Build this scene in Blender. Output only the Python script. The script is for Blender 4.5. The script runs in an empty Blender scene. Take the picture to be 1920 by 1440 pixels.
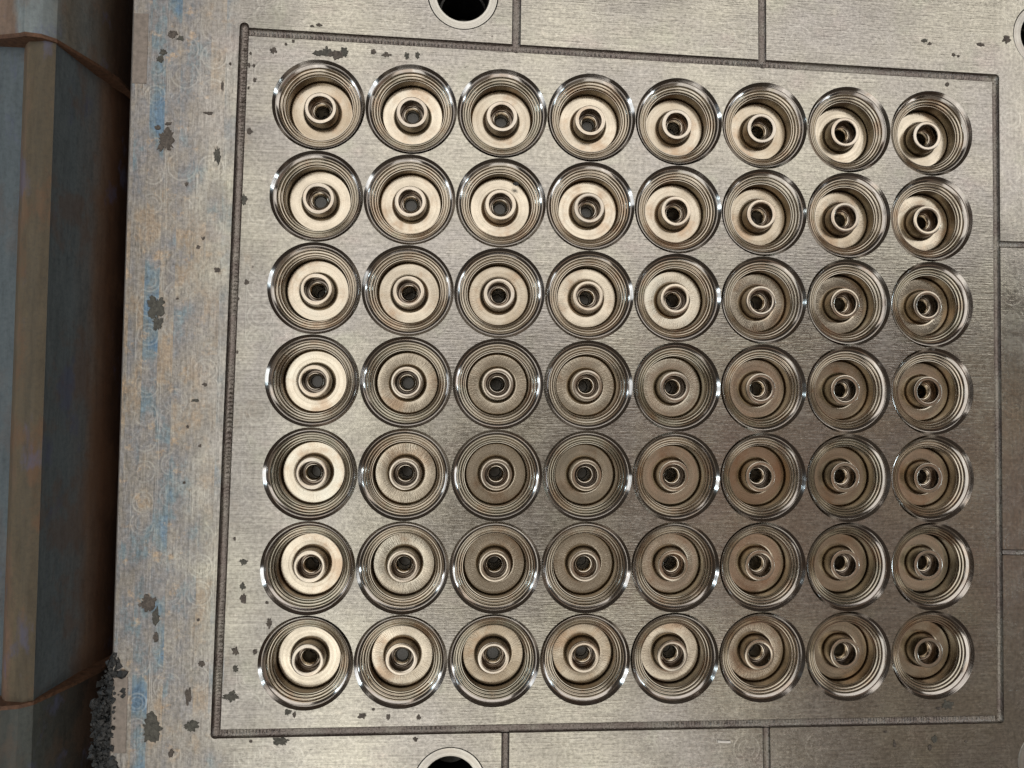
import bpy, math, random
from mathutils import Vector, Matrix, noise
from mathutils.geometry import delaunay_2d_cdt
random.seed(7)
S = 0.04                      # one grid pitch of the cavities = 40 mm
sc = bpy.context.scene
col = sc.collection

# ------------------------------------------------------------ camera
cd = bpy.data.cameras.new('camera'); cam = bpy.data.objects.new('camera', cd); col.objects.link(cam)
cam.location = Vector((-1.91718, -0.22291, 7.58504)) * S
cam.rotation_euler = (0.028312, -0.075301, 0.015038)
cd.sensor_width = 36.0; cd.lens = 36.0 * 1300 / 1920
cd.clip_start = 0.01; cd.clip_end = 50
sc.camera = cam

# ------------------------------------------------------------ world + lamps (workshop: dim room, windows, ceiling lights and added fills)
w = bpy.data.worlds.new("World"); sc.world = w; w.use_nodes = True
bg = w.node_tree.nodes['Background']
bg.inputs['Color'].default_value = (0.30, 0.24, 0.19, 1); bg.inputs['Strength'].default_value = 0.20
sc.view_settings.view_transform = 'Standard'; sc.view_settings.look = 'None'
sc.view_settings.exposure = 0.18; sc.view_settings.gamma = 1.0

def area(name, loc, target, sx, sy, radiance, color, roll=0.0):
    l = bpy.data.lights.new(name, 'AREA'); l.shape = 'RECTANGLE'
    l.size = sx * S; l.size_y = sy * S
    l.energy = radiance * math.pi * (sx * S) * (sy * S); l.color = color
    o = bpy.data.objects.new(name, l); col.objects.link(o)
    o.location = Vector(loc) * S
    d = (Vector(target) - Vector(loc)).normalized()
    q = d.to_track_quat('-Z', 'Y')
    o.rotation_euler = (q.to_matrix().to_4x4() @ Matrix.Rotation(roll, 4, 'Z')).to_euler()
    return o
def mir(x, y, H=15.17, h=7.585, c=(-1.917, -0.223)):     # where the plate point (x, y) mirrors the ceiling
    k = 1 + H / h
    return (c[0] + (x - c[0]) * k, c[1] + (y - c[1]) * k)
def ceil_lamp(name, x0, x1, y0, y1, rad, color, roll=0.0, H=15.17):
    a = mir(x0, y0, H); b = mir(x1, y1, H)
    cx, cy = (a[0] + b[0]) / 2, (a[1] + b[1]) / 2
    return area(name, (cx, cy, H), (cx, cy + 1e-4, 0), abs(b[0] - a[0]), abs(b[1] - a[1]), rad, color, roll)
ceil_lamp('ceiling_light_back', -5.3, 8, 1.55, 5.6, 1.5, (1.0, 0.95, 0.90))
ceil_lamp('ceiling_light_middle', -5.0, 0.9, 0.45, 1.55, 1.35, (1.0, 0.95, 0.90), H=15.3)
ceil_lamp('ceiling_light_side', -5.0, -2.75, -7.5, 0.45, 1.6, (1.0, 0.97, 0.92))
ceil_lamp('ceiling_light_front', -2.95, 1.2, -7.5, -2.75, 1.2, (1.0, 0.97, 0.92), H=15.4)
ceil_lamp('ceiling_bounce_low', -3.2, 6.5, -7.4, 0.5, 0.19, (1.0, 0.85, 0.70), H=16.4)  # added fill lamp, lends the dark reflection zone a faint brown
ceil_lamp('ceiling_bounce_warm', 0.35, 2.05, -2.7, 0.15, 0.12, (1.0, 0.42, 0.28), H=16.0)  # added reddish fill, makes a brown patch in the reflections
ceil_lamp('ceiling_bounce_warm', 3.1, 4.9, -2.4, 0.05, 0.12, (1.0, 0.42, 0.28), H=16.1)  # second added reddish fill, further right
area('window_light_left', (-38, 2, 13), (0, 0, 0), 16, 7, 2.4, (0.88, 0.94, 1.0))
area('window_light_right', (38, -4, 12), (0, 0, 0), 16, 7, 2.8, (0.90, 0.95, 1.0))
area('small_window_left', (-36, 8, 17), (0, 0, 0), 3.0, 2.2, 26.0, (0.66, 0.86, 1.0))
area('small_window_left', (-37, -3, 15), (0, 0, 0), 2.4, 2.0, 26.0, (0.68, 0.87, 1.0))
area('small_window_right', (37, 5, 15), (0, 0, 0), 3.0, 2.2, 22.0, (0.70, 0.88, 1.0))
area('small_window_right', (36, -9, 16), (0, 0, 0), 2.6, 2.0, 22.0, (0.70, 0.88, 1.0))

# ------------------------------------------------------------ helpers
def tag(o, label=None, cat=None, group=None, kind=None):
    if label: o['label'] = label
    if cat: o['category'] = cat
    if group: o['group'] = group
    if kind: o['kind'] = kind
    return o
def empty(name, loc):
    o = bpy.data.objects.new(name, None); col.objects.link(o); o.location = Vector(loc) * S
    o.empty_display_size = 0.005
    return o
def mesh(name, vs, fs, mat, smooth=None):
    m = bpy.data.meshes.new(name)
    m.from_pydata([(v[0] * S, v[1] * S, v[2] * S) for v in vs], [], fs)
    m.validate(); m.materials.append(mat)
    if smooth is not None:
        for p in m.polygons: p.use_smooth = True
        m.set_sharp_from_angle(angle=math.radians(smooth))
    m.update()
    return m
def link(name, m, parent=None):
    o = bpy.data.objects.new(name, m); col.objects.link(o)
    if parent: o.parent = parent
    return o
def lathe(prof, n=96, cap=False):
    vs, fs = [], []
    for i in range(n):
        a = 2 * math.pi * i / n
        for r, z in prof: vs.append((r * math.cos(a), r * math.sin(a), z))
    k = len(prof)
    for i in range(n):
        j = (i + 1) % n
        for t in range(k - 1):
            fs.append((i * k + t + 1, i * k + t, j * k + t, j * k + t + 1))
    if cap: fs.append(tuple(i * k + k - 1 for i in range(n)))
    return vs, fs

# ------------------------------------------------------------ material toolkit
class NT:
    def __init__(s, name):
        s.m = bpy.data.materials.new(name); s.m.use_nodes = True
        s.t = s.m.node_tree; s.b = s.t.nodes['Principled BSDF']
    def new(s, ty, **k):
        n = s.t.nodes.new(ty)
        for a, b in k.items(): setattr(n, a, b)
        return n
    def put(s, inp, v):
        if v is None: return
        if hasattr(v, 'is_linked') or isinstance(v, bpy.types.NodeSocket): s.t.links.new(v, inp)
        else: inp.default_value = v
    def M(s, op, a, b=None, c=None, clamp=False):
        n = s.new('ShaderNodeMath', operation=op, use_clamp=clamp)
        s.put(n.inputs[0], a); s.put(n.inputs[1], b); s.put(n.inputs[2], c)
        return n.outputs[0]
    def coord(s, scale=1 / S):
        tc = s.new('ShaderNodeTexCoord')
        v = s.new('ShaderNodeVectorMath', operation='SCALE')
        s.put(v.inputs[0], tc.outputs['Object']); v.inputs['Scale'].default_value = scale
        return v.outputs[0]
    def sep(s, v):
        n = s.new('ShaderNodeSeparateXYZ'); s.put(n.inputs[0], v); return n.outputs
    def comb(s, x=0., y=0., z=0.):
        n = s.new('ShaderNodeCombineXYZ')
        for i, a in enumerate((x, y, z)): s.put(n.inputs[i], a)
        return n.outputs[0]
    def vmul(s, v, k):
        n = s.new('ShaderNodeVectorMath', operation='MULTIPLY'); s.put(n.inputs[0], v); n.inputs[1].default_value = k
        return n.outputs[0]
    def vadd(s, v, k):
        n = s.new('ShaderNodeVectorMath', operation='ADD'); s.put(n.inputs[0], v); s.put(n.inputs[1], k)
        return n.outputs[0]
    def rot(s, v, deg):
        n = s.new('ShaderNodeVectorRotate', rotation_type='Z_AXIS'); s.put(n.inputs[0], v); n.inputs['Angle'].default_value = math.radians(deg)
        return n.outputs[0]
    def noise(s, v, scale, detail=3, rough=.55, dist=0., col=False):
        n = s.new('ShaderNodeTexNoise'); s.put(n.inputs['Vector'], v)
        n.inputs['Scale'].default_value = scale; n.inputs['Detail'].default_value = detail
        n.inputs['Roughness'].default_value = rough; n.inputs['Distortion'].default_value = dist
        return n.outputs['Color' if col else 'Fac']
    def mr(s, v, a, b, c=0., d=1., smooth=True):
        n = s.new('ShaderNodeMapRange', interpolation_type='SMOOTHSTEP' if smooth else 'LINEAR')
        s.put(n.inputs[0], v)
        for i, x in zip((1, 2, 3, 4), (a, b, c, d)): s.put(n.inputs[i], x)
        return n.outputs[0]
    def mix(s, f, a, b, mode='MIX'):
        n = s.new('ShaderNodeMix', data_type='RGBA', blend_type=mode)
        s.put(n.inputs[0], f)
        s.put(n.inputs[6], a if not isinstance(a, tuple) else (*a, 1)); s.put(n.inputs[7], b if not isinstance(b, tuple) else (*b, 1))
        return n.outputs[2]
    def ramp(s, f, stops, interp='LINEAR'):
        n = s.new('ShaderNodeValToRGB'); s.put(n.inputs[0], f); cr = n.color_ramp; cr.interpolation = interp
        while len(cr.elements) < len(stops): cr.elements.new(0.5)
        for e, (p, c) in zip(cr.elements, stops): e.position = p; e.color = (*c, 1)
        return n.outputs[0]
    def bump(s, h, dist, strength=1., prev=None):
        n = s.new('ShaderNodeBump'); s.put(n.inputs['Height'], h)
        n.inputs['Distance'].default_value = dist; n.inputs['Strength'].default_value = strength
        if prev: s.put(n.inputs['Normal'], prev)
        return n.outputs[0]
    def out(s, color=None, rough=None, metal=1., normal=None, spec=None):
        s.put(s.b.inputs['Base Color'], (*color, 1) if isinstance(color, tuple) else color)
        s.put(s.b.inputs['Roughness'], rough); s.put(s.b.inputs['Metallic'], metal)
        if normal: s.put(s.b.inputs['Normal'], normal)
        if spec is not None: s.put(s.b.inputs['Specular IOR Level'], spec)
        return s.m

def ringband(T, u, v, centre, half, pitch, ns):
    """overlapping cutter circles along a band; u across, v along"""
    du = T.M('SUBTRACT', u, centre)
    cell = T.M('FLOOR', T.M('DIVIDE', v, pitch))
    wn = T.new('ShaderNodeTexWhiteNoise', noise_dimensions='2D'); T.put(wn.inputs['Vector'], T.comb(cell, centre * 7.3 + 1))
    r = wn.outputs['Value']
    dv = T.M('SUBTRACT', T.M('SUBTRACT', v, T.M('MULTIPLY', T.M('ADD', cell, 0.5), pitch)), T.M('MULTIPLY', T.M('SUBTRACT', r, .5), pitch * .5))
    d = T.M('SQRT', T.M('ADD', T.M('MULTIPLY', du, du), T.M('MULTIPLY', dv, dv)))
    rr = T.M('MULTIPLY', T.M('ADD', T.M('MULTIPLY', r, .25), .85), half)
    e1 = T.mr(T.M('ABSOLUTE', T.M('SUBTRACT', d, rr)), 0.004, 0.014, 1, 0)
    e2 = T.mr(T.M('ABSOLUTE', T.M('SUBTRACT', d, T.M('MULTIPLY', rr, .62))), 0.003, 0.012, .7, 0)
    edge = T.mr(T.M('ABSOLUTE', T.M('SUBTRACT', T.M('ABSOLUTE', du), half * 1.12)), 0.003, 0.012, .8, 0)
    inside = T.mr(T.M('ABSOLUTE', du), half * 1.2, half * 1.24, 1, 0)
    s = T.M('MAXIMUM', T.M('MAXIMUM', e1, e2), edge)
    return T.M('MULTIPLY', T.M('MULTIPLY', s, inside), ns)

def plate_material():
    T = NT('machined_plate_steel')
    c = T.coord(); x, y, z = T.sep(c)
    # brushed grain, long along x
    g1 = T.noise(T.vmul(c, (1.6, 60, 1)), 1.0, 4, .6)
    gv = T.noise(T.vmul(c, (34, 3.0, 1)), 1.0, 4, .6)
    g2 = T.noise(T.vmul(c, (5, 26, 1)), 2.0, 3, .6)
    vm = T.M('MAXIMUM', T.mr(x, -4.28, -4.42, 0, .85), T.mr(x, 4.32, 4.4, 0, .7))
    g1 = T.M('ADD', T.M('MULTIPLY', g1, T.M('SUBTRACT', 1., vm)), T.M('MULTIPLY', gv, vm))
    g2 = T.M('ADD', T.M('MULTIPLY', g2, T.M('SUBTRACT', 1., vm)), T.M('MULTIPLY', T.noise(T.vadd(c, (40, 1, 0)), 11, 5, .7), vm))
    gm = T.noise(T.vmul(c, (1, 1, 1)), 26, 4, .65)
    big = T.noise(c, 0.55, 4, .55)
    mid = T.noise(T.vadd(c, (9, 3, 0)), 2.4, 5, .6)
    left = T.M('MULTIPLY', T.mr(x, -4.3, -5.0, 0, 1), 1.0)
    marg = T.mr(x, -3.55, -4.05, 0, 1)
    # cutter circles
    ns = T.mr(T.noise(T.vadd(c, (2, 7, 0)), 1.7, 3), .44, .62, .08, 1)
    rb = None
    for ctr, half, p in ((-4.07, .13, .27), (-4.62, .13, .3), (-4.92, .14, .34), (-5.22, .11, .29)):
        q = ringband(T, x, y, ctr, half, p, ns); rb = q if rb is None else T.M('MAXIMUM', rb, q)
    for ctr, half, p in ((4.02, .16, .42), (-4.0, .15, .38), (-4.3, .13, .4)):
        q = ringband(T, y, x, ctr, half, p, T.M('MULTIPLY', ns, .8)); rb = T.M('MAXIMUM', rb, q)
    for ctr, half, p in ((4.48, .13, .31),):
        q = ringband(T, x, y, ctr, half, p, ns); rb = T.M('MAXIMUM', rb, q)
    # faint band steps (tool passes) in the left margin
    colid = T.M('FLOOR', T.M('DIVIDE', x, .155))
    wn = T.new('ShaderNodeTexWhiteNoise', noise_dimensions='1D'); T.put(wn.inputs['W'], colid)
    colr = wn.outputs['Value']
    # base colours
    base = T.ramp(big, [(.25, (.335, .32, .29)), (.40, (.43, .415, .36)), (.52, (.36, .345, .315)), (.60, (.365, .35, .33)), (.75, (.44, .42, .36))])
    pink = T.mr(T.noise(T.vadd(T.vmul(c, (1, 1.6, 1)), (31, 4, 0)), 1.3, 3), .57, .72, 0, .32)
    base = T.mix(pink, base, (.40, .345, .33))
    green = T.mr(T.noise(T.vadd(c, (3, 44, 0)), 1.7, 3), .57, .74, 0, .28)
    base = T.mix(green, base, (.39, .41, .32))
    # heat / oxide tint on the left margin
    n1 = T.M('ADD', T.noise(T.vadd(T.vmul(c, (1.0, .55, 1)), T.comb(T.M('MULTIPLY', colr, 1.1), T.M('MULTIPLY', colr, .7), 0.)), 1.35, 9, .68), T.M('MULTIPLY', T.M('SUBTRACT', colr, .5), .10))
    tint = T.ramp(n1, [(.27, (.09, .17, .28)), (.36, (.15, .24, .34)), (.42, (.23, .29, .32)), (.46, (.28, .28, .29)), (.50, (.32, .305, .29)), (.55, (.35, .325, .29)), (.60, (.41, .33, .25)), (.65, (.32, .305, .28)), (.71, (.20, .20, .25)), (.79, (.13, .20, .30))])
    tf = T.M('MULTIPLY', T.mr(T.M('ADD', T.M('MULTIPLY', x, -1), T.M('MULTIPLY', T.M('SUBTRACT', mid, .5), 1.6)), 4.25, 5.0, 0, 1), .97)
    cc = T.mix(tf, base, tint)
    # peach and brown freckles
    fr = T.M('MULTIPLY', T.mr(T.noise(T.vadd(c, (5, 5, 0)), 5, 6, .72), .56, .66, 0, .75), T.mr(x, -4.2, -5.0, 0.04, .75))
    cc = T.mix(fr, cc, (.58, .42, .27))
    fr2 = T.M('MULTIPLY', T.mr(T.noise(T.vadd(c, (15, 25, 0)), 7, 5, .75), .60, .67, 0, .7), T.mr(x, -3.9, -5.0, 0.05, .6))
    cc = T.mix(fr2, cc, (.17, .15, .15))
    # dark specks everywhere
    sp = T.mr(T.noise(T.vadd(c, (1, 2, 0)), 17, 3, .6), .71, .75, 0, .75)
    cc = T.mix(sp, cc, (.12, .10, .09))
    # grain in colour
    gr = T.M('ADD', T.M('MULTIPLY', g1, .55), T.M('MULTIPLY', g2, .45))
    cc = T.mix(1.0, cc, T.ramp(gr, [(.3, (.62, .61, .60)), (.5, (.93, .93, .92)), (.68, (1.2, 1.2, 1.18))]), 'MULTIPLY')
    cc = T.mix(1.0, cc, T.ramp(gm, [(.3, (.70, .70, .70)), (.5, (.97, .97, .97)), (.7, (1.25, 1.25, 1.25))]), 'MULTIPLY')
    cc = T.mix(T.M('MULTIPLY', rb, .17), cc, (.72, .72, .66))
    mets = T.M('SUBTRACT', 1.0, T.M('ADD', T.M('MULTIPLY', sp, .8), T.M('MULTIPLY', fr2, .5)), clamp=True)
    mets = T.M('SUBTRACT', mets, T.M('MULTIPLY', tf, .35), clamp=True)
    ro = T.M('ADD', T.M('ADD', T.mr(mid, .3, .7, .20, .30), T.M('MULTIPLY', marg, .10)), T.M('MULTIPLY', sp, .3))
    ro = T.M('ADD', ro, T.M('MULTIPLY', T.M('SUBTRACT', g2, .5), .25), clamp=True)
    sc1 = T.noise(T.vmul(T.rot(c, 24), (.7, 70, 1)), 1.2, 2, .5); sc2 = T.noise(T.vmul(T.rot(c, -57), (.8, 75, 1)), 1.3, 2, .5)
    scr = T.M('MAXIMUM', T.mr(sc1, .70, .73), T.mr(sc2, .71, .74))
    cc = T.mix(T.M('MULTIPLY', scr, .22), cc, (.66, .64, .58))
    nb = T.bump(g1, .00016, .55)
    nb = T.bump(g2, .00020, .5, nb)
    nb = T.bump(gm, .00012, .5, nb)
    nb = T.bump(rb, .00005, .4, nb)
    nb = T.bump(T.noise(c, 1.2, 2), .0012, .5, nb)
    return T.out(cc, ro, mets, nb)

def turned_material(name, stops, rough=(.16, .28), rings=60, ringbump=.00004, tintvar=.5, chatter=False, brown=.5):
    T = NT(name)
    c = T.coord(); x, y, z = T.sep(c)
    oi = T.new('ShaderNodeObjectInfo'); rnd = oi.outputs['Random']
    r = T.M('SQRT', T.M('ADD', T.M('MULTIPLY', x, x), T.M('MULTIPLY', y, y)))
    ang = T.M('ARCTAN2', y, x)
    ofs = T.M('MULTIPLY', rnd, 50)
    off = T.vadd(c, T.comb(ofs, T.M('MULTIPLY', rnd, 31), 0.))
    rn = T.noise(T.comb(T.M('ADD', r, T.M('MULTIPLY', z, 1.3)), ofs, 0.), rings, 3, .7)
    big = T.noise(off, 3.2, 4, .6)
    fine = T.noise(off, 60, 3, .65)
    cc = T.ramp(T.M('ADD', T.M('MULTIPLY', big, .6), T.M('MULTIPLY', rnd, .4)), stops)
    br = T.mr(T.noise(T.vadd(off, (7, 7, 1)), 2.2, 4, .65), .50, .68, 0, brown)
    cc = T.mix(br, cc, (.34, .215, .125))
    cc = T.mix(T.mr(T.noise(T.vadd(off, (3, 17, 1)), 5, 4, .65), .62, .72, 0, .5), cc, (.34, .33, .25))
    cc = T.mix(1.0, cc, T.ramp(fine, [(.3, (.86, .86, .86)), (.5, (1, 1, 1)), (.72, (1.07, 1.07, 1.07))]), 'MULTIPLY')
    cc = T.mix(1.0, cc, T.ramp(rn, [(.3, (.78, .77, .76)), (.55, (1, 1, 1)), (.75, (1.08, 1.08, 1.08))]), 'MULTIPLY')
    ro = T.M('ADD', T.mr(big, .3, .7, rough[0], rough[1]), T.M('MULTIPLY', fine, .08))
    nb = T.bump(rn, ringbump, .7)
    nb = T.bump(fine, .00003, .2, nb)
    if chatter:
        ch = T.noise(T.comb(T.M('MULTIPLY', T.M('COSINE', ang), 1), T.M('MULTIPLY', T.M('SINE', ang), 1), T.M('MULTIPLY', r, .8)), 22, 2, .5)
        nb = T.bump(ch, .0002, .2, nb)
        nb = T.bump(T.noise(off, 3.0, 2), .0006, .35, nb)
    return T.out(cc, ro, 1.0, nb)

M_plate = plate_material()
M_rim = turned_material('turned_rim_steel', [(.3, (.36, .345, .32)), (.5, (.41, .385, .355)), (.7, (.34, .32, .30))], (.06, .12), 50, .00002, brown=.35)
M_wall = turned_material('turned_wall_bronze_steel', [(.3, (.43, .40, .34)), (.5, (.48, .43, .355)), (.7, (.38, .36, .30))], (.11, .19), 45, .00005, brown=.45)
M_floor = turned_material('turned_floor_tan_steel', [(.25, (.54, .52, .445)), (.42, (.59, .535, .435)), (.56, (.48, .435, .355)), (.75, (.40, .34, .255))], (.14, .22), 30, .00002, chatter=True, brown=.55)
M_core = turned_material('core_steel', [(.3, (.64, .59, .51)), (.5, (.70, .63, .52)), (.7, (.58, .53, .45))], (.12, .20), 60, .00004, brown=.3)

def flat_material(name, color, rough, metal=0., var=.35, scale=30, bump=.0002):
    T = NT(name); c = T.coord()
    n = T.noise(c, scale, 5, .65)
    k = tuple(v * (1 - var) for v in color); h = tuple(v * (1 + var) for v in color)
    return T.out(T.ramp(n, [(.3, k), (.7, h)]), rough, metal, T.bump(n, bump, .6))
M_res = flat_material('grey_green_residue', (.085, .083, .070), .6, 0.3, .45, 26, .0006)
M_res2 = flat_material('brown_residue', (.10, .085, .072), .6, 0.3, .5, 30, .0006)
M_crust = flat_material('black_crust', (.014, .015, .015), .5, 0.0, .6, 12, .0006)
M_coll = turned_material('collar_steel', [(.3, (.50, .46, .40)), (.5, (.56, .50, .41)), (.7, (.46, .42, .36))], (.12, .20), 60, .00004, brown=.3)
M_deep = turned_material('dark_brown_eroded_steel', [(.3, (.17, .145, .105)), (.5, (.225, .18, .125)), (.7, (.15, .13, .10))], (.14, .24), 40, .00004, brown=.3)  # brown wall and skirt finish, darkened to paint in the crevice shade
M_borew = turned_material('collar_bore_steel', [(.3, (.20, .175, .15)), (.5, (.24, .20, .16)), (.7, (.18, .16, .14))], (.10, .18), 60, .00004, brown=.3)  # bore wall colour lowered as well, to paint in its shade
M_pin = flat_material('ejector_pin_steel', (.075, .075, .072), .42, .7, .25, 60, .00005)
M_dark = flat_material('oily_black_steel', (.018, .016, .014), .5, .2, .6, 14, .0004)
M_tab = flat_material('brown_scale_steel', (.27, .235, .205), .5, .65, .25, 18, .0001)
M_bush = turned_material('guide_bushing_steel', [(.3, (.50, .49, .45)), (.5, (.56, .55, .50)), (.7, (.48, .47, .44))], (.28, .38), 40, .00004, brown=.15)
M_bore = flat_material('oiled_bore_steel', (.03, .03, .028), .3, .8, .5, 20, .0002)  # near-black colour for the bushing bores

def groove_material():
    T = NT('milled_groove_steel'); c = T.coord()
    n = T.noise(c, 1.3, 3); f = T.noise(c, 45, 4, .7)
    cc = T.ramp(n, [(.35, (.29, .28, .26)), (.5, (.23, .205, .195)), (.62, (.32, .31, .285))])
    cc = T.mix(1.0, cc, T.ramp(f, [(.3, (.5, .48, .46)), (.5, (.95, .93, .9)), (.7, (1.25, 1.22, 1.2))]), 'MULTIPLY')
    return T.out(cc, T.mr(f, .3, .7, .24, .42), 1.0, T.bump(f, .0005, .7))
M_groove = groove_material()

def bed_material(name, stops, x0, x1, rustamt=.35):
    """steel casting with long bands of colour that run along the piece, plus rust"""
    T = NT(name); c = T.coord(); x, y, z = T.sep(c)
    wob = T.M('MULTIPLY', T.M('SUBTRACT', T.noise(T.vmul(c, (1, .35, 1)), 2.2, 5, .65), .5), .34)
    cc = T.ramp(T.mr(T.M('ADD', T.M('SUBTRACT', x, z), wob), x0, x1, 0, 1, False), stops)
    st = T.noise(T.vmul(c, (7, 1.1, 7)), 1.6, 5, .7)
    cc = T.mix(1.0, cc, T.ramp(st, [(.3, (.78, .77, .77)), (.5, (.98, .98, .98)), (.7, (1.14, 1.13, 1.12))]), 'MULTIPLY')
    gm = T.noise(c, 22, 5, .7)
    cc = T.mix(1.0, cc, T.ramp(gm, [(.3, (.76, .77, .78)), (.5, (1, 1, 1)), (.7, (1.15, 1.13, 1.1))]), 'MULTIPLY')
    ru = T.mr(T.noise(T.vadd(T.vmul(c, (1.6, .7, 1)), (4, 9, 0)), 1.5, 6, .7), .49, .62, 0, rustamt)
    cc = T.mix(ru, cc, (.17, .09, .05))
    vi = T.mr(T.noise(T.vadd(T.vmul(c, (1.5, .5, 1)), (24, 9, 0)), 1.8, 5, .65), .58, .68, 0, .45)
    cc = T.mix(vi, cc, (.10, .11, .20))
    nb = T.bump(st, .0003, .4); nb = T.bump(gm, .0004, .35, nb)
    return T.out(cc, T.mr(gm, .3, .7, .55, .75), 0.0, nb, .25)

# ------------------------------------------------------------ the mould plate
GR = .050     # groove half width
TL, TR, BR, BL = (-4.31, 3.785), (4.29, 3.69), (4.305, -3.735), (-4.412, -3.725)
grooves = [  # start, end, half width, depth, cusps
    ((-4.309, 3.815), BL, .051, .060, .8),
    ((-4.300, 3.765), TR, .047, .050, .9),
    (TR, BR, .045, .052, .4),
    (BL, BR, .047, .050, .9),
    ((-1.36, 5.6), (-1.358, 3.735), .050, .034, .1),
    ((1.452, 5.6), (1.468, 3.705), .048, .034, .1),
    ((-1.362, -3.74), (-1.352, -5.6), .044, .034, .1),
    ((1.545, -3.74), (1.585, -5.6), .044, .034, .1),
    ((4.300, 1.728), (6.6, 1.75), .040, .030, .0),
    ((4.310, -1.838), (6.6, -1.87), .034, .024, .0),
]
def gdist(i, p):
    a, b, hw, dp, cu = grooves[i]
    a = Vector(a); b = Vector(b); d = b - a; L = d.length; d /= L
    t = max(0, min(L, (p - a).dot(d)))
    return (p - (a + d * t)).length, t
def gdepth(p, skip_cusp=False):
    best = 0
    for i, (a, b, hw, dp, cu) in enumerate(grooves):
        d, t = gdist(i, p)
        if d < hw:
            h = dp * math.sqrt(max(0, 1 - (d / hw) ** 2.8))
            if cu:
                env = cu * (0.25 + 0.75 * max(0, min(1, noise.noise(Vector((t * .8, i * 7.1, 0))) * 1.6 + .5)))
                h *= 1 - .34 * env * (0.5 + 0.5 * math.sin(2 * math.pi * (t / .031 + .8 * noise.noise(Vector((t * 3, i, 5)))) + d / hw * 1.6)) * (1 - (d / hw) ** 2)
            best = max(best, h)
    return best
HOLES = []   # (x, y, radius)
RI = .4986
for r in range(7):
    for c_ in range(8): HOLES.append((c_ - 3.5, 3 - r, RI + .0004))
GB = [(-1.957, 4.31), (-1.957, -4.305), (4.905, 4.237), (4.905, -4.237)]
GBR = .388
for q in GB: HOLES.append((q[0], q[1], GBR + .006))

X0, X1, Y0, Y1, ZB = -5.462, 6.5, -5.5, 5.5, -1.3
plate_root = empty('mould_plate', (0, 0, 0))
tag(plate_root, 'large machined steel mould plate drilled with fifty-six round cavities and framed by a groove', 'mould plate')

pts, edges = [], []
def loop(ps):
    s = len(pts); pts.extend(ps); n = len(ps)
    edges.extend([(s + i, s + (i + 1) % n) for i in range(n)])
loop([Vector((X0, Y0)), Vector((X1, Y0)), Vector((X1, Y1)), Vector((X0, Y1))])
for hx, hy, hr in HOLES:
    loop([Vector((hx + hr * math.cos(2 * math.pi * i / 128), hy + hr * math.sin(2 * math.pi * i / 128))) for i in range(128)])
def capsule(a, b, hw, n=14):
    a = Vector(a); b = Vector(b); d = (b - a).normalized(); ps = []
    th = math.atan2(d.y, d.x)
    for i in range(n + 1):
        q = th - math.pi / 2 + math.pi * i / n; ps.append(b + Vector((math.cos(q), math.sin(q))) * hw)
    for i in range(n + 1):
        q = th + math.pi / 2 + math.pi * i / n; ps.append(a + Vector((math.cos(q), math.sin(q))) * hw)
    return ps
for a, b, hw, dp, cu in grooves: loop(capsule(a, b, hw))
vco, _, fcs, *_ = delaunay_2d_cdt(pts, edges, [], 0, 1e-6)
keep = []
for f in fcs:
    c0 = sum((vco[i] for i in f), Vector((0, 0))) / len(f)
    if not (X0 < c0.x < X1 and Y0 < c0.y < Y1): continue
    if any((c0.x - h[0]) ** 2 + (c0.y - h[1]) ** 2 < (h[2] * .9995) ** 2 for h in HOLES): continue
    if any(gdist(i, c0)[0] < grooves[i][2] * .9985 for i in range(len(grooves))): continue
    keep.append(tuple(f))
m = mesh('plate_top', [(v.x, v.y, 0) for v in vco], keep, M_plate)
for p in m.polygons:
    if p.normal.z < 0: p.flip()
link('top_face', m, plate_root)

# side faces with a small chamfer
cz = .02
vs = [(X0, Y0, 0), (X1, Y0, 0), (X1, Y1, 0), (X0, Y1, 0),
      (X0 - cz, Y0 - cz, -cz), (X1 + cz, Y0 - cz, -cz), (X1 + cz, Y1 + cz, -cz), (X0 - cz, Y1 + cz, -cz),
      (X0 - cz, Y0 - cz, ZB), (X1 + cz, Y0 - cz, ZB), (X1 + cz, Y1 + cz, ZB), (X0 - cz, Y1 + cz, ZB)]
fs = []
for l in (0, 4):
    for i in range(4):
        j = (i + 1) % 4; fs.append((l + i, l + 4 + i, l + 4 + j, l + j))
fs.append((11, 10, 9, 8))
link('side_face', mesh('plate_side', vs, fs, M_tab), plate_root)

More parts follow.
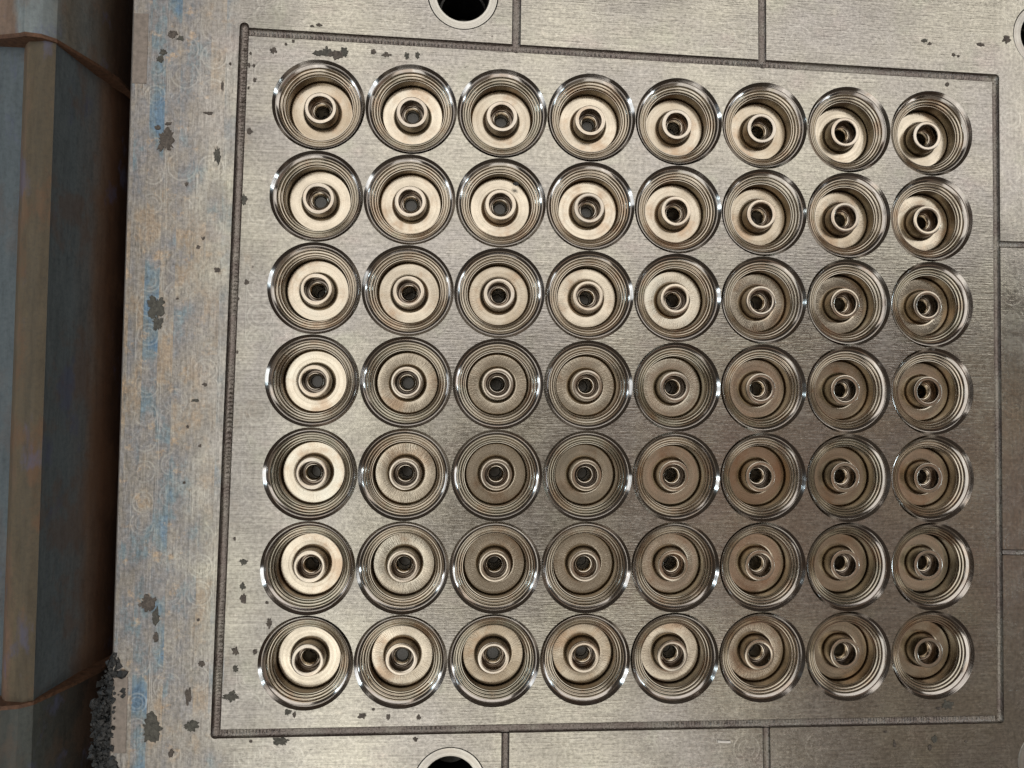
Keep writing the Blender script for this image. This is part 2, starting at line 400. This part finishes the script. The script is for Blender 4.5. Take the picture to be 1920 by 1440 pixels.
# grooves
for gi, (a, b, hw, dp, cu) in enumerate(grooves):
    a = Vector(a); b = Vector(b); d = (b - a); L = d.length; d /= L; n = Vector((-d.y, d.x))
    step = .0115 if cu > .3 else .05
    ts = [-hw + hw * (1 - math.cos(math.pi / 2 * k / 6)) for k in range(6)]
    k = max(2, int(L / step)); ts += [L * i / k for i in range(k + 1)]
    ts += [L + hw * math.sin(math.pi / 2 * q / 6) for q in range(1, 7)]
    NC = 12; vs, fs = [], []
    for t in ts:
        o = 0 if 0 <= t <= L else (-t if t < 0 else t - L)
        half = math.sqrt(max(0, hw * hw - o * o))
        for j in range(NC + 1):
            s_ = -math.cos(math.pi * j / NC) * half
            p = a + d * t + n * s_
            if j in (0, NC) or o >= hw * .999:
                inner = any(gdist(q, p)[0] < grooves[q][2] * .995 for q in range(len(grooves)) if q != gi)
                z_ = -gdepth(p) if inner else 0.0
            else: z_ = -gdepth(p)
            vs.append((p.x, p.y, z_))
    for i in range(len(ts) - 1):
        for j in range(NC):
            f = (i * (NC + 1) + j, i * (NC + 1) + j + 1, (i + 1) * (NC + 1) + j + 1, (i + 1) * (NC + 1) + j)
            c0 = sum((Vector(vs[q][:2]) for q in f), Vector((0, 0))) / 4
            if any(gdist(q, c0)[0] < grooves[q][2] * .97 for q in range(gi)): continue
            fs.append(tuple(reversed(f)))
    link('groove', mesh('groove', vs, fs, M_groove, 50), plate_root)

# slightly raised edge tabs on the left rim of the plate
def box(x0, x1, y0, y1, z0, z1, ch=.004):
    v = [(x0, y0, z0), (x1, y0, z0), (x1, y1, z0), (x0, y1, z0), (x0, y0, z1 - ch), (x1, y0, z1 - ch), (x1, y1, z1 - ch), (x0, y1, z1 - ch),
         (x0 + ch, y0 + ch, z1), (x1 - ch, y0 + ch, z1), (x1 - ch, y1 - ch, z1), (x0 + ch, y1 - ch, z1)]
    f = [(3, 2, 1, 0), (8, 9, 10, 11)]
    for l in (0, 4):
        for i in range(4):
            j = (i + 1) % 4; f.append((l + i, l + j, l + 4 + j, l + 4 + i))
    return v, f
for y0, y1, lb in ((3.14, 3.90, 'brown rectangular pad at the upper left edge'), (-3.90, -3.12, 'brown rectangular pad at the lower left edge')):
    o = link('edge_pad', mesh('edge_pad', *box(X0 + .002, -5.31, y0, y1, -.02, .006), M_tab), plate_root); o['label'] = lb

# residue: dark stuck-on patches with ragged outlines
import_px = [  # image px centre, size
 (310,262,26,40),(293,575,27,44),(295,606,17,24),(277,1131,25,24),(283,1366,31,42),(291,1158,13,26),(293,1196,9,18),(408,290,10,34),
 (378,1245,10,10),(353,1305,11,30),(358,1362,24,17),(434,1306,27,18),(456,1124,11,18),(455,1100,9,12),(457,1054,13,12),(441,1221,11,14),
 (441,1254,10,13),(524,1390,26,13),(505,1169,10,14),(600,100,20,12),(612,97,16,18),(630,103,28,14),(646,97,16,16),(700,97,9,9),
 (725,103,15,9),(763,104,8,13),(783,103,9,12),(512,95,10,10),(467,122,5,8),(476,123,5,5),(478,150,5,8),(468,246,9,11),
 (301,111,11,12),(323,64,16,12),(338,72,12,10),(306,98,12,10),(392,212,15,5),(1733,76,12,7),(1743,82,8,6),(1839,84,14,8),(1788,103,6,6),
 (1797,105,4,4),(1887,74,15,15),(1776,158,8,7),(1775,1322,24,15),(1760,1328,9,6),(1752,1386,10,12),(1743,1401,9,11),(1677,1395,5,13),
 (539,1335,12,8),(552,1340,6,8),(679,1343,13,8),(728,1344,7,10),(785,1345,7,9),(779,1386,8,7),(458,375,9,17),(407,506,10,10),
 (381,447,5,6),(372,463,7,8),(366,751,13,6),(384,721,8,7),(372,1162,5,5),(462,529,8,9),(1750,655,6,6),(316,232,10,6),(296,240,10,8),
 (321,1412,9,12),(470,1390,5,5),(432,120,4,5),(417,160,5,14),(350,345,6,7),(466,165,4,6),(470,100,4,5),(550,77,5,6),(536,83,5,4),
 (598,47,9,6),(585,49,6,4),(1810,1390,4,4),(1660,1372,8,3),(1720,320,4,4),(700,1330,5,4),(500,1130,6,6),(478,1222,7,10),(352,800,5,6),
 (375,836,5,5),(332,560,5,4),(345,905,5,5),(455,300,4,6),(447,560,4,5),(445,660,5,5),(440,1010,4,7)]
Rm = cam.rotation_euler.to_matrix(); C0 = Vector((-1.91718, -0.22291, 7.58504))
def at(u, v, z=0.0):
    d = Rm @ Vector(((u - 960) / 1300, -(v - 720) / 1300, -1)); t = (z - C0.z) / d.z
    return C0 + d * t
def blob(cx, cy, w_, h_, seed, th=.007):
    n = 44; ring = []
    for i in range(n):
        a = 2 * math.pi * i / n
        k = 1 + .55 * noise.noise(Vector((math.cos(a) * 1.6, math.sin(a) * 1.6, seed * 3.7))) + .42 * noise.noise(Vector((math.cos(a) * 5.5, math.sin(a) * 5.5, seed * 1.3 + 9))) + .22 * noise.noise(Vector((math.cos(a) * 14, math.sin(a) * 14, seed * 2.3)))
        ring.append((cx + .5 * w_ * k * math.cos(a), cy + .5 * h_ * k * math.sin(a)))
    vs = [(x, y, -.0005) for x, y in ring]
    vs += [(cx + (x - cx) * .93, cy + (y - cy) * .93, th) for x, y in ring] + [(cx + (x - cx) * .45, cy + (y - cy) * .45, th * 1.15) for x, y in ring] + [(cx, cy, th)]
    fs = []
    for l in (0, 1):
        for i in range(n):
            j = (i + 1) % n; fs.append((l * n + i, l * n + j, (l + 1) * n + j, (l + 1) * n + i))
    for i in range(n): fs.append((2 * n + i, 2 * n + (i + 1) % n, 3 * n))
    return vs, fs
sv, sf = [], []
for k, (u, v, w_, h_) in enumerate(import_px):
    p = at(u, v); kx = .0061
    vs, fs = blob(p.x, p.y, w_ * kx, h_ * kx, k + 1)
    if max(w_, h_) >= 12:
        link('residue_patch', mesh('residue_patch', vs, fs, M_res if k % 3 else M_res2), plate_root)
    else:
        o_ = len(sv); sv += vs; sf += [tuple(i + o_ for i in f) for f in fs]
tag(link('residue_speck', mesh('residue_specks', sv, sf, M_res2), plate_root), kind='stuff')

# one loose bright sliver of metal
p = at(1357, 1390)
o = link('metal_sliver', mesh('metal_sliver', *box(-.072, .072, -.013, .011, .001, .016), flat_material('bright_sliver_steel', (.72, .70, .66), .45, .1, .1, 20, .0001))); tag(o, 'tiny bright metal sliver lying on the plate just below the bottom groove', 'metal sliver')
o.location = Vector((p.x, p.y, .001)) * S; o.rotation_euler.z = -.06

# black crust clinging to the lower left edge
import bmesh
bm = bmesh.new()
for k in range(1700):
    v = 1225 + 215 * random.random() ** .8
    amp = min(1, (v - 1215) / 60)
    u = 208 + max(-26, min(16, random.gauss(0, 11))) * amp + (8 if v < 1310 else -10)
    z = random.uniform(-.22, .02)
    if u < 205: z = random.uniform(-.5, -.05)
    p = at(u, v, z)
    rr = random.choice((.006, .008, .012, .016, .024, .034)) * random.uniform(.8, 1.2)
    g = bmesh.ops.create_icosphere(bm, subdivisions=1, radius=rr)
    for q in g['verts']:
        q.co = Vector((q.co.x * random.uniform(.8, 1.5), q.co.y * random.uniform(.8, 1.6), q.co.z * .6)) * random.uniform(.6, 1.35) + p + Vector([random.uniform(-1, 1) * rr * .3 for _ in range(3)])
vs = [tuple(q.co) for q in bm.verts]; bm.verts.index_update(); fs = [tuple(q.index for q in f.verts) for f in bm.faces]; bm.free()
tag(link('crust', mesh('crust', vs, fs, M_crust), plate_root), kind='stuff')['label'] = 'lumpy black crust on the lower left edge'

# ------------------------------------------------------------ guide bushings
gnames = ['guide bushing with oily black bore at the top edge, left of the upper groove branch',
          'guide bushing cut by the bottom edge of the photo, below the second cavity column',
          'guide bushing cut by the right edge of the photo, near the upper right groove corner',
          'guide bushing barely showing at the lower right corner of the photo']
m_ring = mesh('bushing_ring', *lathe([(GBR, -.6), (GBR, -.014), (GBR - .008, -.004), (.298, -.004), (.288, -.014), (.286, -.9)]), M_bush, 30)
m_bore = mesh('bushing_bore', *lathe([(.285, -.02), (.275, -.06), (.272, -.35), (.25, -.36), (.25, -.95), (.10, -1.0), (.001, -.97)]), M_bore, 30)
for i, q in enumerate(GB):
    e = empty('guide_bushing', (q[0], q[1], 0)); tag(e, gnames[i], 'guide bushing', 'guide bushings at the plate edges')
    link('ring', m_ring, e); link('bore', m_bore, e)

# ------------------------------------------------------------ the 56 cavities
R_ = RI
def P(l): return [(r * R_, z * R_) for r, z in l]
rim = P([(1.0, -.10), (1.0, -.002), (.972, -.030), (.942, -.059), (.935, -.061), (.930, -.072)])
mirror = P([(.930, -.072), (.925, -.073), (.882, -.108), (.875, -.112)])
wall = P([(.875, -.112), (.871, -.098), (.861, -.096), (.854, -.108), (.850, -.138),
          (.832, -.152), (.818, -.154), (.812, -.132), (.803, -.130), (.797, -.146), (.793, -.166),
          (.775, -.180), (.764, -.182), (.758, -.156), (.748, -.154), (.743, -.168), (.740, -.190),
          (.731, -.200), (.724, -.172), (.711, -.170), (.706, -.180)])
inner = P([(.706, -.180), (.702, -.26), (.697, -.36), (.692, -.415), (.689, -.430), (.684, -.436), (.679, -.432), (.676, -.420)])
floor = P([(.676, -.420), (.670, -.408), (.660, -.403), (.445, -.401), (.422, -.404), (.408, -.410), (.400, -.420)])
skirt = P([(.400, -.420), (.394, -.432), (.387, -.435), (.380, -.425), (.374, -.39), (.350, -.185)])
collar = P([(.350, -.185), (.347, -.162), (.341, -.151), (.333, -.148), (.275, -.148), (.264, -.152), (.257, -.166)])
bore = P([(.257, -.166), (.253, -.30), (.250, -.39), (.244, -.40), (.236, -.405), (.205, -.405)])
sleeve = P([(.205, -.405), (.198, -.39), (.190, -.352), (.182, -.346), (.172, -.350), (.150, -.385), (.138, -.405), (.134, -.43), (.132, -1.3)])
m_rim = mesh('cavity_rim', *lathe(rim, 128), M_rim, 22)
m_mir = mesh('cavity_chamfer', *lathe(mirror, 128), M_rim, 22)
m_wall = mesh('cavity_wall', *lathe(wall, 128), M_wall, 22)
m_floor = mesh('cavity_floor', *lathe(floor, 112), M_floor, 22)
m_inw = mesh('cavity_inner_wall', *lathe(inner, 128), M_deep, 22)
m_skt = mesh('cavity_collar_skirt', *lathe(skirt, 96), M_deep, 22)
m_col = mesh('cavity_collar', *lathe(collar, 96), M_coll, 22)
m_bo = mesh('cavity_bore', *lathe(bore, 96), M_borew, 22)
m_slv = mesh('cavity_sleeve', *lathe(sleeve, 72), M_core, 22)
m_pin = mesh('cavity_pin', *lathe(P([(.131, -1.3), (.131, -.015), (.122, 0)]), 48, cap=True), M_pin, 40)
ordn = ['top', 'second', 'third', 'fourth', 'fifth', 'sixth', 'bottom']
ordc = ['leftmost', 'second from the left', 'third from the left', 'fourth from the left', 'fourth from the right', 'third from the right', 'second from the right', 'rightmost']
SHALLOW = {(0,1):-.50,(0,2):-.55,(1,0):-.48,(1,1):-.50,(1,2):-.52,(0,3):-.55,(3,0):-.55,(6,1):-.45,(6,2):-.47,(3,1):-.6,(1,3):-.6,(6,3):-.6}
def tone(r, c):
    if r < 2 or c == 0 or (r == 2 and c < 5) or (r == 6 and c < 4) or (r == 5 and c == 1): return 'bright cream floor'
    return 'dark brown floor' if (r > 3 and c > 1) else 'dim tan floor'
for r in range(7):
    for c_ in range(8):
        e = empty('mould_cavity', (c_ - 3.5, 3 - r, 0))
        e.rotation_euler.z = random.uniform(0, 6.28)
        row = ordn[r] + ' row' + ('' if r in (0, 6) else ' from the top')
        tag(e, f'round stepped cavity with {tone(r, c_)}, {row}, {ordc[c_]}', 'mould cavity', 'stepped round cavities in the mould plate')
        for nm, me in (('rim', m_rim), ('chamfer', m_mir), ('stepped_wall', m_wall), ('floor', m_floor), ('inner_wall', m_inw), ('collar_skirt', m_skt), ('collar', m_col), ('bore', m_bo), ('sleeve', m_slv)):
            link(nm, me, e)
        if (r, c_) == (1, 2):
            q = at(967, 345, -.075); e.rotation_euler.z = 0
            vb, fb = blob(q.x - e.location.x / S, q.y - e.location.y / S, .055, .045, 77, .02)
            bo = link('burr', mesh('burr', [(x, y, z - .075) for x, y, z in vb], fb, M_crust), e); bo['label'] = 'small dark burr on the stepped wall'
            e['label'] = 'round cavity with small dark burr on its inner ring, second row, third from left'
        pz = SHALLOW.get((r, c_), random.uniform(-.75, -1.1))
        o = link('core_pin', m_pin, e); o.location.z = pz * R_ * S

# ------------------------------------------------------------ machine bed on the left
bed = empty('machine_bed', (-6.6, 0, -1.5))
tag(bed, 'blue-grey rusty steel machine flank with a tan bar, left of the mould plate', 'machine bed')
off = Vector((6.6, 0, 1.5))
def pr(us, v=700):
    o = []
    for u, z in us:
        p = at(u, v, z); o.append((p.x, z))
    return o
recess = pr([(-260, -.62), (-60, -.60), (24, -.58), (27, -.50), (32, -.44), (56, -.42), (62, -.405), (68, -.415), (84, -.455)])
bar = recess[2:]
face = pr([(84, -.455), (90, -.52), (165, -1.22), (172, -1.27), (203, -1.58), (212, -1.67), (222, -1.78), (232, -1.95), (240, -2.3), (244, -3.0)])
def extrude(prof, y0, y1, n=24, wob=.004):
    vs, fs = [], []
    k = len(prof)
    for i in range(n + 1):
        y = y0 + (y1 - y0) * i / n
        for t, (x, z) in enumerate(prof):
            q = wob * noise.noise(Vector((y * .8, x * 3.1, z)))
            vs.append((x + q, y, z + q))
    for i in range(n):
        for t in range(k - 1): fs.append((i * k + t, (i + 1) * k + t, (i + 1) * k + t + 1, i * k + t + 1))
    return vs, fs
def shift(vs): return [(Vector(v) + off)[:] for v in vs]
def flipz(m_):
    for p in m_.polygons:
        if p.normal.z < -0.02: p.flip()
M_face = bed_material('blue_grey_casting', [(0, (.12, .145, .155)), (.38, (.135, .165, .18)), (.62, (.15, .155, .155)), (.74, (.17, .12, .09)), (.88, (.12, .065, .04)), (1, (.06, .032, .02))], -1.14, .42)
M_barm = bed_material('tan_rusty_bar', [(0, (.10, .11, .11)), (.3, (.16, .105, .08)), (.55, (.19, .12, .085)), (.75, (.13, .105, .07)), (1, (.10, .085, .06))], -1.56, -1.12, .45)
M_flank = bed_material('blue_painted_flank', [(0, (.04, .08, .15)), (.6, (.045, .10, .19)), (1, (.10, .125, .14))], -3.0, -1.5, .15)
M_block = bed_material('grey_end_block_steel', [(0, (.10, .09, .085)), (.05, (.22, .16, .12)), (.21, (.21, .155, .12)), (.25, (.22, .26, .27)), (.40, (.16, .185, .19)), (.55, (.13, .12, .10)), (.7, (.15, .16, .155)), (.9, (.10, .075, .055)), (1, (.05, .03, .02))], -1.84, .1, .3)
M_block2 = bed_material('dark_end_block_steel', [(0, (.08, .07, .06)), (.2, (.10, .085, .065)), (.26, (.055, .06, .055)), (.40, (.075, .085, .08)), (.6, (.06, .065, .06)), (.8, (.045, .042, .036)), (1, (.03, .02, .015))], -1.84, .1, .2)
YT, YB = 3.74, -3.52
for nm, pf, mt, sa in (('flank', recess[:3], M_flank, 35), ('bar', bar, M_barm, 80), ('side_wall', face, M_face, 35)):
    vs, fs = extrude(pf, YB - .1, YT + .1)
    m_ = mesh(nm, shift(vs), [f[::-1] for f in fs], mt, sa); link(nm, m_, bed)
def block(y0, y1, yface, name, lb, mat):
    base = pr([(-260, -.50), (-60, -.46), (14, -.33), (22, -.30), (56, -.33), (84, -.42), (120, -.66), (165, -.98), (205, -1.32), (226, -1.62), (236, -2.8)])
    s = 1 if y1 > yface else -1
    ch = .05
    rows = []
    n = 14
    under = [(x - .10, z - .42) for x, z in base]
    rows.append([(x, yface, z) for x, z in under])
    rows.append([(x, yface + s * .015, z - .02) for x, z in base])
    rows.append([(x, yface + s * ch, z) for x, z in base])
    far = y1 if s > 0 else y0
    for i in range(1, n + 1):
        y = yface + s * ch + (far - yface - s * ch) * i / n
        rows.append([(x, y, z) for x, z in base])
    k = len(base); vs = [v for r_ in rows for v in r_]; fs = []
    for i in range(len(rows) - 1):
        for t in range(k - 1): fs.append((i * k + t, (i + 1) * k + t, (i + 1) * k + t + 1, i * k + t + 1) if s > 0 else (i * k + t + 1, (i + 1) * k + t + 1, (i + 1) * k + t, i * k + t))
    m_ = mesh(name, shift(vs), [f[::-1] for f in fs], mat, 28); m_.materials.append(M_rust)
    for p in m_.polygons:
        if p.index < 2 * (k - 1): p.material_index = 1
    o = link(name, m_, bed); o['label'] = lb
M_rust = flat_material('rusty_edge', (.11, .055, .030), .7, .1, .5, 20, .0004)
block(YT, 6.5, YT, 'end_block', 'raised grey end block at the top left', M_block)
block(-6.5, YB, YB, 'end_block', 'raised dark end block at the bottom left', M_block2)

# black floor of the gap below everything
g = link('machine_table', mesh('machine_table', [(-14, -12, -3), (12, -12, -3), (12, 12, -3), (-14, 12, -3)], [(0, 1, 2, 3)], M_dark)); g['kind'] = 'structure'

sc.render.engine = 'CYCLES'
